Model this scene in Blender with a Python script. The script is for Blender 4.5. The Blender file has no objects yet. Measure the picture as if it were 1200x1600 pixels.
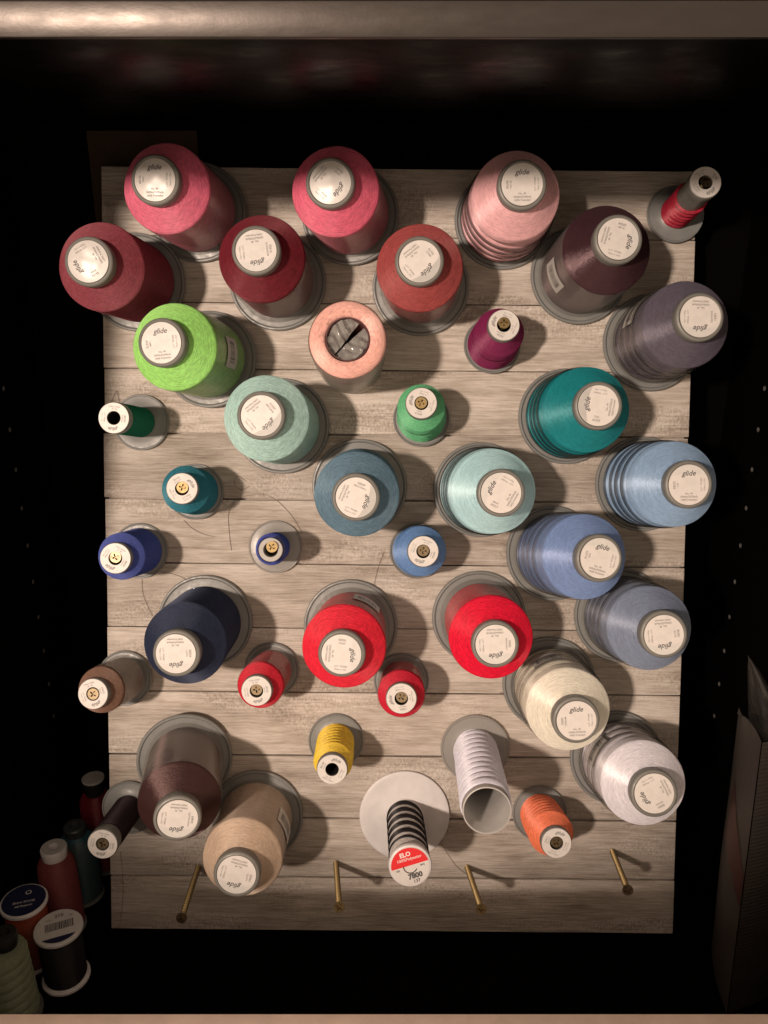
import bpy, bmesh, math, random
from mathutils import Matrix, Vector
random.seed(7)
R = math.radians
PI = math.pi
MM = 0.001
scene = bpy.context.scene
col = scene.collection

# ------------------------------------------------------------------ camera, world, light, exposure
cam_d = bpy.data.cameras.new('camera')
cam = bpy.data.objects.new('camera', cam_d)
col.objects.link(cam)
cam.location = (0, 0, 0.5437)
cam.rotation_euler = (R(70), 0, 0)
cam_d.sensor_fit = 'VERTICAL'
cam_d.sensor_height = 24.0
cam_d.lens = 1340.0 / 1600.0 * 24.0
cam_d.clip_start = 0.01
cam_d.clip_end = 50
scene.camera = cam

world = bpy.data.worlds.new('World')
scene.world = world
world.use_nodes = True
bg = world.node_tree.nodes['Background']
bg.inputs['Color'].default_value = (1.0, 0.74, 0.54, 1)
bg.inputs['Strength'].default_value = 0.73

lamp_d = bpy.data.lights.new('room_lamp', 'SPOT')
lamp_d.energy = 112
lamp_d.color = (1.0, 0.79, 0.64)
lamp_d.spot_size = R(27)
lamp_d.spot_blend = 0.45
lamp_d.shadow_soft_size = 0.040
lamp = bpy.data.objects.new('room_lamp', lamp_d)
lamp.location = (-0.652, -0.909, 0.833)
lamp.rotation_euler = (Vector((0.0, 0.60, 0.40)) - lamp.location).to_track_quat('-Z', 'Y').to_euler()
col.objects.link(lamp)

scene.view_settings.view_transform = 'Standard'
scene.view_settings.look = 'None'
scene.view_settings.exposure = 0.0
scene.view_settings.gamma = 1.0
scene.view_settings.use_curve_mapping = False
scene.cycles.max_bounces = 8
scene.cycles.transparent_max_bounces = 16

# ------------------------------------------------------------------ helpers
def s2l(c):
    return tuple((v / 255 / 12.92 if v / 255 <= .04045 else ((v / 255 + .055) / 1.055) ** 2.4) for v in c)

def seen(c, k=1.0):
    """real colour of a surface that shows as c under the warm lamp (white paper shows as 247,220,197)"""
    l = s2l(c)
    w = (1.22, .94, .73)
    return tuple(min(.9, k * a / b) for a, b in zip(l, w))

MATS = {}
def mat(name, color=(.5, .5, .5), rough=.5, metal=0.0, spec=.5, **kw):
    if name in MATS:
        return MATS[name]
    m = bpy.data.materials.new(name)
    m.use_nodes = True
    p = m.node_tree.nodes['Principled BSDF']
    p.inputs['Base Color'].default_value = (*color[:3], 1)
    p.inputs['Roughness'].default_value = rough
    p.inputs['Metallic'].default_value = metal
    p.inputs['Specular IOR Level'].default_value = spec
    for k, v in kw.items():
        p.inputs[k].default_value = v
    MATS[name] = m
    return m

class NT:
    def __init__(s, m):
        s.t = m.node_tree
        s.p = s.t.nodes.get('Principled BSDF')
    def n(s, typ, **kw):
        nd = s.t.nodes.new(typ)
        for k, v in kw.items():
            setattr(nd, k, v)
        return nd
    def l(s, a, b):
        s.t.links.new(a, b)
    def setin(s, sock, v):
        if isinstance(v, bpy.types.NodeSocket):
            s.l(v, sock)
        else:
            sock.default_value = v
    def math(s, op, a, b=None, c=None):
        nd = s.n('ShaderNodeMath', operation=op)
        for i, v in enumerate((a, b, c)):
            if v is not None:
                s.setin(nd.inputs[i], v)
        return nd.outputs[0]
    def vec(s, x, y, z):
        nd = s.n('ShaderNodeCombineXYZ')
        for i, v in enumerate((x, y, z)):
            s.setin(nd.inputs[i], v)
        return nd.outputs[0]
    def noise(s, v, scale=1, detail=2, rough=.5, dist=0):
        nd = s.n('ShaderNodeTexNoise')
        s.l(v, nd.inputs['Vector'])
        nd.inputs['Scale'].default_value = scale
        nd.inputs['Detail'].default_value = detail
        nd.inputs['Roughness'].default_value = rough
        nd.inputs['Distortion'].default_value = dist
        return nd.outputs['Fac']
    def ramp(s, f, stops):
        nd = s.n('ShaderNodeValToRGB')
        s.l(f, nd.inputs['Fac'])
        e = nd.color_ramp.elements
        while len(e) < len(stops):
            e.new(.5)
        for el, (pos, c) in zip(e, stops):
            el.position = pos
            el.color = (*c, 1) if len(c) == 3 else c
        return nd.outputs['Color']
    def maprange(s, f, a, b, c, d):
        nd = s.n('ShaderNodeMapRange')
        s.l(f, nd.inputs[0])
        for i, v in enumerate((a, b, c, d)):
            nd.inputs[i + 1].default_value = v
        return nd.outputs[0]
    def mix(s, typ, f, a, b):
        nd = s.n('ShaderNodeMix', data_type='RGBA', blend_type=typ)
        s.setin(nd.inputs['Factor'], f)
        for k, v in ((6, a), (7, b)):
            if isinstance(v, tuple):
                v = (*v[:3], 1)
            s.setin(nd.inputs[k], v)
        return nd.outputs[2]
    def bump(s, h, strength, dist):
        nd = s.n('ShaderNodeBump')
        s.l(h, nd.inputs['Height'])
        nd.inputs['Strength'].default_value = strength
        nd.inputs['Distance'].default_value = dist
        s.l(nd.outputs[0], s.p.inputs['Normal'])

def thread_mat(name, color, shine=.5, vary=None):
    """wound polyester thread: fine turns round the spool's axis, two crossing lays"""
    if name in MATS:
        return MATS[name]
    if vary is None:
        vary = .52 - .32 * shine
    m = mat(name, color, .42, 0, .45)
    g = NT(m)
    tc = g.n('ShaderNodeTexCoord')
    sep = g.n('ShaderNodeSeparateXYZ')
    g.l(tc.outputs['Object'], sep.inputs[0])
    x, y, z = sep.outputs
    r = g.math('SQRT', g.math('ADD', g.math('MULTIPLY', x, x), g.math('MULTIPLY', y, y)))
    ang = g.math('ARCTAN2', y, x)
    h = g.math('SUBTRACT', z, r)
    layers = []
    for k, q in ((75.0, 1300.0), (-75.0, 1500.0)):
        a = g.math('ADD', ang, g.math('MULTIPLY', h, k))
        v = g.vec(g.math('MULTIPLY', g.math('COSINE', a), 7.0), g.math('MULTIPLY', g.math('SINE', a), 7.0), g.math('MULTIPLY', h, q))
        layers.append(g.noise(v, 1.0, 3, .6))
    f = g.math('MULTIPLY', g.math('ADD', layers[0], layers[1]), .5)
    # coarser bands of turns
    a = g.math('ADD', ang, g.math('MULTIPLY', h, 30.0))
    v = g.vec(g.math('COSINE', a), g.math('SINE', a), g.math('MULTIPLY', h, 420.0))
    band = g.noise(v, 1.0, 2, .5)
    tone = g.math('ADD', g.maprange(f, .34, .66, 1 - vary, 1 + vary), g.maprange(band, .3, .7, -.08, .08))
    cn = g.n('ShaderNodeVectorMath', operation='SCALE')
    cn.inputs[0].default_value = color
    g.l(tone, cn.inputs['Scale'])
    t = m.node_tree
    t.nodes.remove(g.p)
    df = g.n('ShaderNodeBsdfDiffuse')
    df.inputs['Roughness'].default_value = .6
    g.l(cn.outputs[0], df.inputs['Color'])
    gl = g.n('ShaderNodeBsdfAnisotropic')
    mx = max(color) + 1e-4
    gl.inputs['Color'].default_value = (*[.45 + .5 * v / mx for v in color], 1)
    gl.inputs['Roughness'].default_value = .52 - .16 * shine
    gl.inputs['Anisotropy'].default_value = .75
    tn = g.n('ShaderNodeTangent', direction_type='RADIAL', axis='Z')
    g.l(tn.outputs[0], gl.inputs['Tangent'])
    bp = g.n('ShaderNodeBump')
    g.l(f, bp.inputs['Height'])
    bp.inputs['Strength'].default_value = .8 - .35 * shine
    bp.inputs['Distance'].default_value = .0008
    g.l(bp.outputs[0], df.inputs['Normal'])
    g.l(bp.outputs[0], gl.inputs['Normal'])
    mixs = g.n('ShaderNodeMixShader')
    mixs.inputs[0].default_value = .015 + .26 * shine ** 2 * (.3 + .7 * mx)
    g.l(df.outputs[0], mixs.inputs[1])
    g.l(gl.outputs[0], mixs.inputs[2])
    g.l(mixs.outputs[0], t.nodes['Material Output'].inputs['Surface'])
    return m

def film_mat(name, tint=(.9, .88, .85), haze=.10, rough=.12, wr=0.35, ior=1.3, top=.30):
    """clear plastic: see-through, stronger reflection at a grazing angle, a little haze"""
    if name in MATS:
        return MATS[name]
    m = bpy.data.materials.new(name)
    m.use_nodes = True
    MATS[name] = m
    t = m.node_tree
    t.nodes.remove(t.nodes['Principled BSDF'])
    g = NT(m)
    tr = g.n('ShaderNodeBsdfTransparent')
    tr.inputs[0].default_value = (*tint, 1)
    gl = g.n('ShaderNodeBsdfGlossy')
    gl.inputs['Color'].default_value = (.95, .95, .95, 1)
    gl.inputs['Roughness'].default_value = rough
    df = g.n('ShaderNodeBsdfDiffuse')
    df.inputs[0].default_value = (.55, .54, .52, 1)
    fr = g.n('ShaderNodeLayerWeight')
    fr.inputs['Blend'].default_value = ior - 1.0
    tc = g.n('ShaderNodeTexCoord')
    nz = g.noise(tc.outputs['Object'], 120, 3, .55, .6)
    bp = g.n('ShaderNodeBump')
    bp.inputs['Strength'].default_value = wr
    bp.inputs['Distance'].default_value = .002
    g.l(nz, bp.inputs['Height'])
    g.l(bp.outputs[0], gl.inputs['Normal'])
    g.l(bp.outputs[0], fr.inputs['Normal'])
    m1 = g.n('ShaderNodeMixShader')
    m1.inputs[0].default_value = haze
    g.l(tr.outputs[0], m1.inputs[1])
    g.l(df.outputs[0], m1.inputs[2])
    m2 = g.n('ShaderNodeMixShader')
    g.l(g.maprange(g.math('POWER', fr.outputs['Facing'], 2.0), 0, 1, .05, top), m2.inputs[0])
    g.l(m1.outputs[0], m2.inputs[1])
    g.l(gl.outputs[0], m2.inputs[2])
    g.l(m2.outputs[0], t.nodes['Material Output'].inputs['Surface'])
    return m

def plastic_mat(name, color, rough=.4, bump=.12, spec=.45, scale=300):
    if name in MATS:
        return MATS[name]
    m = mat(name, color, rough, 0, spec)
    g = NT(m)
    tc = g.n('ShaderNodeTexCoord')
    nz = g.noise(tc.outputs['Object'], scale, 3, .6)
    c = g.n('ShaderNodeVectorMath', operation='SCALE')
    c.inputs[0].default_value = color
    g.l(g.maprange(g.noise(tc.outputs['Object'], 60, 4, .6), .3, .7, .9, 1.1), c.inputs['Scale'])
    g.l(c.outputs[0], g.p.inputs['Base Color'])
    g.l(g.maprange(nz, .3, .7, rough - .08, rough + .1), g.p.inputs['Roughness'])
    g.bump(nz, bump, .0005)
    return m

def wood_mat():
    m = mat('weathered_plank', (.35, .31, .26), .72, 0, .25)
    g = NT(m)
    tc = g.n('ShaderNodeTexCoord')
    oi = g.n('ShaderNodeObjectInfo')
    rnd = oi.outputs['Random']
    off = g.vec(g.math('MULTIPLY', rnd, 7.3), g.math('MULTIPLY', rnd, 3.1), g.math('MULTIPLY', rnd, 11.7))
    add = g.n('ShaderNodeVectorMath', operation='ADD')
    g.l(tc.outputs['Object'], add.inputs[0])
    g.l(off, add.inputs[1])
    P = add.outputs[0]
    def sc(v, x, y, z=40):
        nd = g.n('ShaderNodeVectorMath', operation='MULTIPLY')
        g.l(v, nd.inputs[0])
        nd.inputs[1].default_value = (x, y, z)
        return nd.outputs[0]
    # wavy grain: bend the y coordinate with slow noise
    bend = g.noise(sc(P, 9, 22), 1, 3, .5)
    sp = g.n('ShaderNodeSeparateXYZ')
    g.l(P, sp.inputs[0])
    yb = g.math('ADD', sp.outputs[1], g.math('MULTIPLY', bend, .007))
    Q = g.vec(sp.outputs[0], yb, sp.outputs[2])
    fine = g.noise(sc(Q, 42, 820), 1, 5, .75)
    mid = g.noise(sc(Q, 14, 260), 1, 4, .62)
    broad = g.noise(sc(P, 13, 34), 1, 4, .6)
    speck = g.noise(sc(P, 620, 420, 400), 1, 3, .65)
    patch = g.ramp(g.noise(sc(P, 11, 28), 1, 2, .5), [(.50, (0, 0, 0)), (.62, (1, 1, 1))])
    f = g.math('ADD', g.math('MULTIPLY', fine, .55), g.math('ADD', g.math('MULTIPLY', mid, .22), g.math('MULTIPLY', broad, .46)))
    f2 = g.math('ADD', f, g.math('MULTIPLY', g.math('MULTIPLY', g.math('SUBTRACT', speck, .5), patch), .5))
    colr = g.ramp(f2, [(.36, (.13, .104, .084)), (.46, (.295, .252, .212)), (.56, (.435, .382, .332)), (.68, (.61, .556, .503)), (.80, (.76, .71, .66))])
    tint = g.maprange(rnd, 0, 1, .86, 1.12)
    c2 = g.n('ShaderNodeVectorMath', operation='SCALE')
    g.l(colr, c2.inputs[0])
    g.l(tint, c2.inputs['Scale'])
    # a few small dark knots
    vo = g.n('ShaderNodeTexVoronoi')
    g.l(sc(P, 9, 16, 1), vo.inputs['Vector'])
    vo.inputs['Scale'].default_value = 1
    kn = g.ramp(vo.outputs['Distance'], [(.02, (.28, .22, .17)), (.05, (1, 1, 1))])
    c3 = g.mix('MULTIPLY', 1.0, c2.outputs[0], kn)
    g.l(c3, g.p.inputs['Base Color'])
    hh = g.math('ADD', f, g.math('MULTIPLY', g.math('MULTIPLY', speck, patch), .5))
    g.bump(hh, .8, .0018)
    return m

WOOD = wood_mat()

def black_mat(name, color=(.006, .005, .005), rough=.3, spec=.3):
    m = mat(name, color, rough, 0, spec)
    g = NT(m)
    tc = g.n('ShaderNodeTexCoord')
    nz = g.noise(tc.outputs['Object'], 40, 5, .65)
    g.l(g.maprange(nz, .3, .7, rough - .08, rough + .16), g.p.inputs['Roughness'])
    g.bump(g.noise(tc.outputs['Object'], 260, 2, .5), .05, .0006)
    return m

BLACK = black_mat('black_lacquer', (.0032, .0027, .0027), .6, 0.0)
BLACK_TOP = black_mat('black_gloss', (.0022, .0019, .0019), .3, .02)

def metal_edge():
    m = mat('grey_metal_edge', (.060, .053, .049), .38, .8, .5)
    g = NT(m)
    tc = g.n('ShaderNodeTexCoord')
    mp = g.n('ShaderNodeVectorMath', operation='MULTIPLY')
    g.l(tc.outputs['Object'], mp.inputs[0])
    mp.inputs[1].default_value = (60, 60, 200)
    nz = g.noise(mp.outputs[0], 1, 4, .6)
    nz2 = g.noise(tc.outputs['Object'], 240, 3, .6)
    g.l(g.maprange(nz, .3, .7, .32, .44), g.p.inputs['Roughness'])
    g.bump(g.math('ADD', nz, g.math('MULTIPLY', nz2, .5)), .06, .0012)
    return m
METAL_EDGE = metal_edge()
RAIL = plastic_mat('beige_rail_paint', (.74, .58, .50), .5, .15)

PLASTIC = plastic_mat('grey_plastic', (.205, .212, .208), .38)
PLASTIC_W = plastic_mat('white_plastic', (.66, .65, .66), .42)
PLASTIC_LID = plastic_mat('grey_cap_plastic', (.175, .175, .162), .42)
CLEAR_FLANGE = film_mat('frosted_clear_plastic', (.62, .60, .57), .42, .35, .1)
FILM = film_mat('clear_sleeve', (.90, .89, .88), .17, .2, .30)
FILM_RIDGE = film_mat('clear_sleeve_light', (.94, .93, .92), .06, .2, .30, 1.3, .22)
FOLD = film_mat('sleeve_fold_film', (.50, .50, .50), .015, .14, .12, 1.3, .22)
FOLD_SOFT = film_mat('sleeve_fold_film_soft', (.72, .71, .70), .03, .14, .12, 1.3, .26)
FILM_THIN = film_mat('clear_wrap', (.9, .88, .86), .05, .10, .8)
def paper(name, c, rough=.40, spec=.45):
    m = mat(name, c, rough, 0, spec)
    g = NT(m)
    tc = g.n('ShaderNodeTexCoord')
    nz = g.noise(tc.outputs['Object'], 180, 4, .6)
    v = g.n('ShaderNodeVectorMath', operation='SCALE')
    v.inputs[0].default_value = c
    g.l(g.maprange(nz, .3, .7, .93, 1.05), v.inputs['Scale'])
    g.l(v.outputs[0], g.p.inputs['Base Color'])
    g.bump(g.noise(tc.outputs['Object'], 90, 2, .5), .25, .001)
    return m
PAPER = paper('label_paper', (.67, .645, .625))
PAPER_HI = paper('label_paper_bright', (.655, .635, .615))
PAPER_GREY = paper('label_band_grey', (.47, .47, .46))
INK = mat('label_ink', (.085, .085, .09), .5)
INK_SOFT = mat('label_fine_print', (.22, .215, .21), .55)
RED_INK = mat('label_red', (.72, .03, .035), .4)
WHITE_INK = mat('label_white_ink', (.8, .78, .76), .5)
NAVY_INK = mat('label_navy', (.018, .022, .06), .4)
ZINC = plastic_mat('yellow_zinc_screw', (.30, .225, .11), .46, .04)
ZINC.node_tree.nodes['Principled BSDF'].inputs['Metallic'].default_value = 1.0
ZINC_DULL = plastic_mat('dull_zinc_screw', (.21, .165, .105), .40, .04)
ZINC_DULL.node_tree.nodes['Principled BSDF'].inputs['Metallic'].default_value = 1.0
STRAND = mat('loose_thread_fibre', (.17, .13, .105), .8)

# ---- mesh helpers
def lathe(bm, prof, segs=64, wob=0.0, a0=0, a1=2 * PI):
    """prof: (r, z) in millimetres, walked so that faces point outwards"""
    full = abs(a1 - a0 - 2 * PI) < 1e-6
    n = segs if full else segs + 1
    rings = []
    ph = random.random() * 6.28
    for r, z in prof:
        if r < 1e-6:
            rings.append([bm.verts.new((0, 0, z * MM))])
            continue
        ring = []
        for i in range(n):
            a = a0 + (a1 - a0) * i / segs
            rr = r + wob * (math.sin(3 * a + ph + z * .13) + .6 * math.sin(5 * a - ph + z * .21))
            ring.append(bm.verts.new((rr * MM * math.cos(a), rr * MM * math.sin(a), z * MM)))
        rings.append(ring)
    for A, B in zip(rings[:-1], rings[1:]):
        for i in range(segs):
            j = (i + 1) % n
            if len(A) == 1 and len(B) == 1:
                continue
            if len(A) == 1:
                bm.faces.new((A[0], B[j], B[i]))
            elif len(B) == 1:
                bm.faces.new((A[i], A[j], B[0]))
            else:
                bm.faces.new((A[i], A[j], B[j], B[i]))
    return bm

def box(bm, x0, x1, y0, y1, z0, z1, bev=0):
    vs = [bm.verts.new((x, y, z)) for z in (z0, z1) for y in (y0, y1) for x in (x0, x1)]
    fs = [(0, 2, 3, 1), (4, 5, 7, 6), (0, 1, 5, 4), (2, 6, 7, 3), (0, 4, 6, 2), (1, 3, 7, 5)]
    faces = [bm.faces.new([vs[i] for i in f]) for f in fs]
    if bev:
        es = {e for f in faces for e in f.edges}
        bmesh.ops.bevel(bm, geom=list(es), offset=bev, segments=2, affect='EDGES', profile=.5)
    return bm

def tube(bm, pts, r, segs=6):
    pts = [Vector(p) for p in pts]
    prev = None
    for i, p in enumerate(pts):
        d = (pts[min(i + 1, len(pts) - 1)] - pts[max(i - 1, 0)]).normalized()
        up = Vector((0, 0, 1)) if abs(d.z) < .9 else Vector((1, 0, 0))
        a = d.cross(up).normalized()
        b = d.cross(a).normalized()
        ring = [bm.verts.new(p + r * (math.cos(t) * a + math.sin(t) * b)) for t in [2 * PI * k / segs for k in range(segs)]]
        if prev:
            for k in range(segs):
                bm.faces.new((prev[k], prev[(k + 1) % segs], ring[(k + 1) % segs], ring[k]))
        prev = ring
    return bm

def smooth_path(pts, n=6):
    out = []
    for i in range(len(pts) - 1):
        p0, p1, p2, p3 = [Vector(pts[min(max(i + k, 0), len(pts) - 1)]) for k in (-1, 0, 1, 2)]
        for s in range(n):
            t = s / n
            out.append(.5 * ((2 * p1) + (-p0 + p2) * t + (2 * p0 - 5 * p1 + 4 * p2 - p3) * t * t + (-p0 + 3 * p1 - 3 * p2 + p3) * t ** 3))
    out.append(Vector(pts[-1]))
    return out

def mesh(name, bm, m, smooth=True, auto=35):
    bmesh.ops.recalc_face_normals(bm, faces=bm.faces[:])
    me = bpy.data.meshes.new(name)
    bm.to_mesh(me)
    bm.free()
    for q in (m if isinstance(m, (list, tuple)) else [m]):
        me.materials.append(q)
    if smooth:
        me.polygons.foreach_set('use_smooth', [True] * len(me.polygons))
        me.set_sharp_from_angle(angle=R(auto))
    return me

def put(name, me, parent=None, loc=(0, 0, 0), rz=0):
    o = bpy.data.objects.new(name, me)
    col.objects.link(o)
    o.parent = parent
    o.location = loc
    o.rotation_euler = (0, 0, rz)
    return o

def obj(name, bm, m, parent=None, **kw):
    pos = {k: kw.pop(k) for k in ('loc', 'rz') if k in kw}
    return put(name, mesh(name, bm, m, **kw), parent, **pos)

def tag(o, label, cat, group=None, kind=None):
    o['label'] = label
    o['category'] = cat
    if group:
        o['group'] = group
    if kind:
        o['kind'] = kind
    return o

# ---- lettering: built once per string, then merged into one print mesh per label
GL = {}
def glyphs(s, shear=0.0, bold=0.0):
    key = (s, shear, bold)
    if key not in GL:
        c = bpy.data.curves.new('lettering', 'FONT')
        c.body = s
        c.align_x = 'CENTER'
        c.align_y = 'CENTER'
        c.size = 1.0
        c.shear = shear
        c.offset = bold
        c.resolution_u = 2
        o = bpy.data.objects.new('lettering', c)
        col.objects.link(o)
        dg = bpy.context.evaluated_depsgraph_get()
        me = bpy.data.meshes.new_from_object(o.evaluated_get(dg))
        bpy.data.objects.remove(o)
        GL[key] = me
    return GL[key]

def print_mesh(items, m, name='printing'):
    """items: (string, x, y, size, rot_deg, shear, bold) in mm"""
    bm = bmesh.new()
    for s, x, y, size, rot, sh, bo in items:
        tmp = bmesh.new()
        tmp.from_mesh(glyphs(s, sh, bo))
        tmp.transform(Matrix.Translation((x * MM, y * MM, 0)) @ Matrix.Rotation(R(rot), 4, 'Z') @ Matrix.Scale(size * MM, 4))
        me = bpy.data.meshes.new('tmp')
        tmp.to_mesh(me)
        tmp.free()
        bm.from_mesh(me)
        bpy.data.meshes.remove(me)
    me = bpy.data.meshes.new(name)
    bm.to_mesh(me)
    bm.free()
    me.materials.append(m)
    return me

def disc_bm(r, r0=0.0, z=0.0, segs=48, th=.12):
    bm = bmesh.new()
    if r0 > 0:
        lathe(bm, [(r, z - th), (r, z), (r0, z), (r0, z - th)], segs)
    else:
        lathe(bm, [(r, z - th), (r, z), (0, z)], segs)
    return bm

def segment_bm(r, chord, bow=0.0, n=20, r0=0.0):
    """the part of a disc above y = chord (with a curved lower edge)"""
    bm = bmesh.new()
    a = math.asin(chord / r)
    top = [(r * math.cos(t), r * math.sin(t)) for t in [a + (PI - 2 * a) * k / n for k in range(n + 1)]]
    x0 = r * math.cos(a)
    bot = [(-x0 + 2 * x0 * k / n, chord + bow * (1 - (2 * k / n - 1) ** 2)) for k in range(1, n)]
    vs = [bm.verts.new((x * MM, y * MM, 0)) for x, y in top + bot]
    bm.faces.new(vs)
    bmesh.ops.triangulate(bm, faces=bm.faces[:])
    return bm

# ------------------------------------------------------------------ the cabinet
WX, YF, YB, ZC = .287, .3316, .706, .5987
YT = .352   # the top shelf sits 20 mm behind the bottom rail
cab = bpy.data.objects.new('cabinet', None)
col.objects.link(cab)
cab.location = (0, .52, 0)
tag(cab, 'black lacquered cabinet bay with grey metal edge around the thread board', 'cabinet')
def cpart(name, x0, x1, y0, y1, z0, z1, m, bev=.0008, parent=cab):
    bm = bmesh.new()
    cx, cy, cz = (x0 + x1) / 2, (y0 + y1) / 2, (z0 + z1) / 2
    box(bm, x0 - cx, x1 - cx, y0 - cy, y1 - cy, z0 - cz, z1 - cz, bev)
    o = obj(name, bm, m, parent)
    o.location = Vector((cx, cy, cz)) - (cab.location if parent is cab else Vector())
    return o
cpart('floor_panel', -WX, WX, YF + .003, YB, -.018, 0, BLACK)
cpart('back_panel', -WX, WX, YB + .001, YB + .009, -.018, ZC + .017, BLACK)
left = cpart('side_panel', -WX - .018, -WX - .0004, YF + .003, YB + .009, -.018, ZC + .017, BLACK)
right = cpart('side_panel', WX + .0004, WX + .018, YF + .003, YB + .009, -.018, ZC + .017, BLACK)
cpart('top_panel', -WX, WX, YT + .0005, YB, ZC, ZC + .018, BLACK_TOP)
cpart('top_rail', -WX, WX, YT - .004, YT, ZC - .0002, ZC + .0116, METAL_EDGE, .0006)
cpart('bottom_rail', -WX - .018, WX + .018, YF - .020, YF, .0, .1440, RAIL, .0008)
cpart('plinth', -WX - .018, WX + .018, YF - .02, YF, -.018, -.0005, BLACK)
# shelf pin sockets 32 mm apart, in the side panels
PIN = mat('pin_socket_metal', (.11, .105, .10), .6, 0, .2)
pin_bm = bmesh.new()
lathe(pin_bm, [(1.9, -.2), (1.9, .12), (1.7, .2), (1.2, .2), (1.1, -.3), (0, -.3)], 16)
pin_me = mesh('pin_socket', pin_bm, PIN)
for side, panel in ((-1, left), (1, right)):
    for k in range(15):
        z = .122 + .032 * k
        o = put('pin_socket', pin_me, panel)
        w = Vector((side * WX, .640, z))
        o.location = w - (panel.location + cab.location)
        o.rotation_euler = (0, -side * PI / 2, 0)
# things lying on the top, only their lower edge shows above the rail
def edge_sheet(name, x0, x1, z0, z1, c, label):
    bm = bmesh.new()
    box(bm, x0, x1, 0, .09, 0, z1 - z0, .0005)
    o = obj(name, bm, paper(name + '_paper', c), None)
    o.location = (0, YT + .002, z0)
    tag(o, label, 'paper')
edge_sheet('paper_stack', -.26, -.069, ZC + .0182, ZC + .0222, (.78, .74, .68), 'white paper stack on top of the cabinet at upper left')
edge_sheet('grey_folder', -.066, .26, ZC + .0182, ZC + .0205, (.34, .29, .25), 'grey brown folder on top of the cabinet at upper right')

patch_bm = bmesh.new()
box(patch_bm, -.0415, .0415, -.0012, .0012, 0, .592, .0004)
card = obj('lit_patch_sheet', patch_bm, plastic_mat('lit_patch_brown', (.055, .037, .022), .8, .3, .2), None)
card.location = (-.182, .7032, .0005)  # added sheet stands in for a dimly lit patch of back panel
tag(card, 'added brown sheet for a dimly lit patch of back panel, behind the upper left of the wooden board', 'stand-in')

# ------------------------------------------------------------------ the board
BW, BH = .43864, .58178
Rw = Matrix(((0.99996152, 0.00873502, -0.00081409), (-0.00321615, 0.27866964, -0.96038164), (-0.00816209, 0.96034730, 0.27868701)))
BM = Matrix.Translation((.00842, .59798, .28616)) @ Rw.to_4x4()
board = bpy.data.objects.new('plank_board', None)
col.objects.link(board)
board.matrix_world = BM
tag(board, 'weathered grey brown plank board with screws, leaning inside the black cabinet', 'board')
bm = bmesh.new()
box(bm, -BW / 2 + .001, BW / 2 - .001, -BH / 2 + .001, BH / 2 - .001, -.018, -.0064, .0006)
obj('backing_panel', bm, WOOD, board)
seams = [290.9, 240.9, 192.4, 143.4, 95.3, 46.2, -2.9, -51.9, -101.5, -151.1, -200.6, -247.6, -290.9]
for a, b in zip(seams[:-1], seams[1:]):
    bm = bmesh.new()
    h = (a - b) * MM / 2
    g = random.uniform(.00025, .00065)
    jog = random.uniform(-.0007, .0007)
    box(bm, -BW / 2 + jog, BW / 2 + jog * .6, -h + g, h - g, -.006, random.uniform(-.0005, 0), .0005)
    # saw the long edges a little uneven
    bmesh.ops.subdivide_edges(bm, edges=[e for e in bm.edges if abs((e.verts[0].co - e.verts[1].co).x) > .2], cuts=24)
    for v in bm.verts:
        if abs(v.co.y) > h - g - .0008:
            v.co.y += random.uniform(-.00016, .00010) * (1 if v.co.y > 0 else -1)
    o = obj('plank', bm, WOOD, board)
    o.location = (0, (a + b) / 2 * MM, 0)

# screws: threaded shank + cross-head, parts of the board
def screw_meshes():
    bm = bmesh.new()
    prof = [(2.0, -8)]
    z = -4.0
    while z < 58:
        prof += [(1.3, z), (1.35, z + .9), (2.6, z + 1.5), (2.6, z + 1.8), (1.35, z + 2.5)]
        z += 2.9
    prof += [(1.7, 60.5), (1.8, 61.5)]
    lathe(bm, prof, 14)
    sh = mesh('screw_shank', bm, ZINC, auto=25)
    heads = []
    for m in (ZINC, ZINC_DULL):
        bm = bmesh.new()
        r = 3.9
        w, l = .55, 2.3
        cross = [(w, w), (w, l), (-w, l), (-w, w), (-l, w), (-l, -w), (-w, -w), (-w, -l), (w, -l), (w, -w), (l, -w), (l, w)]
        ring = [bm.verts.new((r * MM * math.cos(2 * PI * k / 24), r * MM * math.sin(2 * PI * k / 24), 0)) for k in range(24)]
        cv = [bm.verts.new((x * MM, y * MM, 0)) for x, y in cross]
        es = [bm.edges.new((ring[k], ring[(k + 1) % 24])) for k in range(24)] + [bm.edges.new((cv[k], cv[(k + 1) % 12])) for k in range(12)]
        bmesh.ops.triangle_fill(bm, use_beauty=True, edges=es)
        for f in [f for f in bm.faces if all(v in cv for v in f.verts)]:
            c = f.calc_center_median() / MM
            if (abs(c.x) < w and abs(c.y) < l) or (abs(c.y) < w and abs(c.x) < l):
                bm.faces.remove(f)
        dv = [bm.verts.new((v.co.x * .7, v.co.y * .7, -1.6 * MM)) for v in cv]
        for k in range(12):
            bm.faces.new((cv[k], cv[(k + 1) % 12], dv[(k + 1) % 12], dv[k]))
        bm.faces.new(dv)
        low = [bm.verts.new((1.8 * MM * math.cos(2 * PI * k / 24), 1.8 * MM * math.sin(2 * PI * k / 24), -2.8 * MM)) for k in range(24)]
        mid = [bm.verts.new((r * MM * math.cos(2 * PI * k / 24), r * MM * math.sin(2 * PI * k / 24), -.5 * MM)) for k in range(24)]
        for k in range(24):
            j = (k + 1) % 24
            bm.faces.new((ring[k], ring[j], mid[j], mid[k]))
            bm.faces.new((mid[k], mid[j], low[j], low[k]))
        heads.append(mesh('screw_head', bm, m, auto=30))
    return sh, heads
SHANK, HEADS = screw_meshes()

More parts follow.
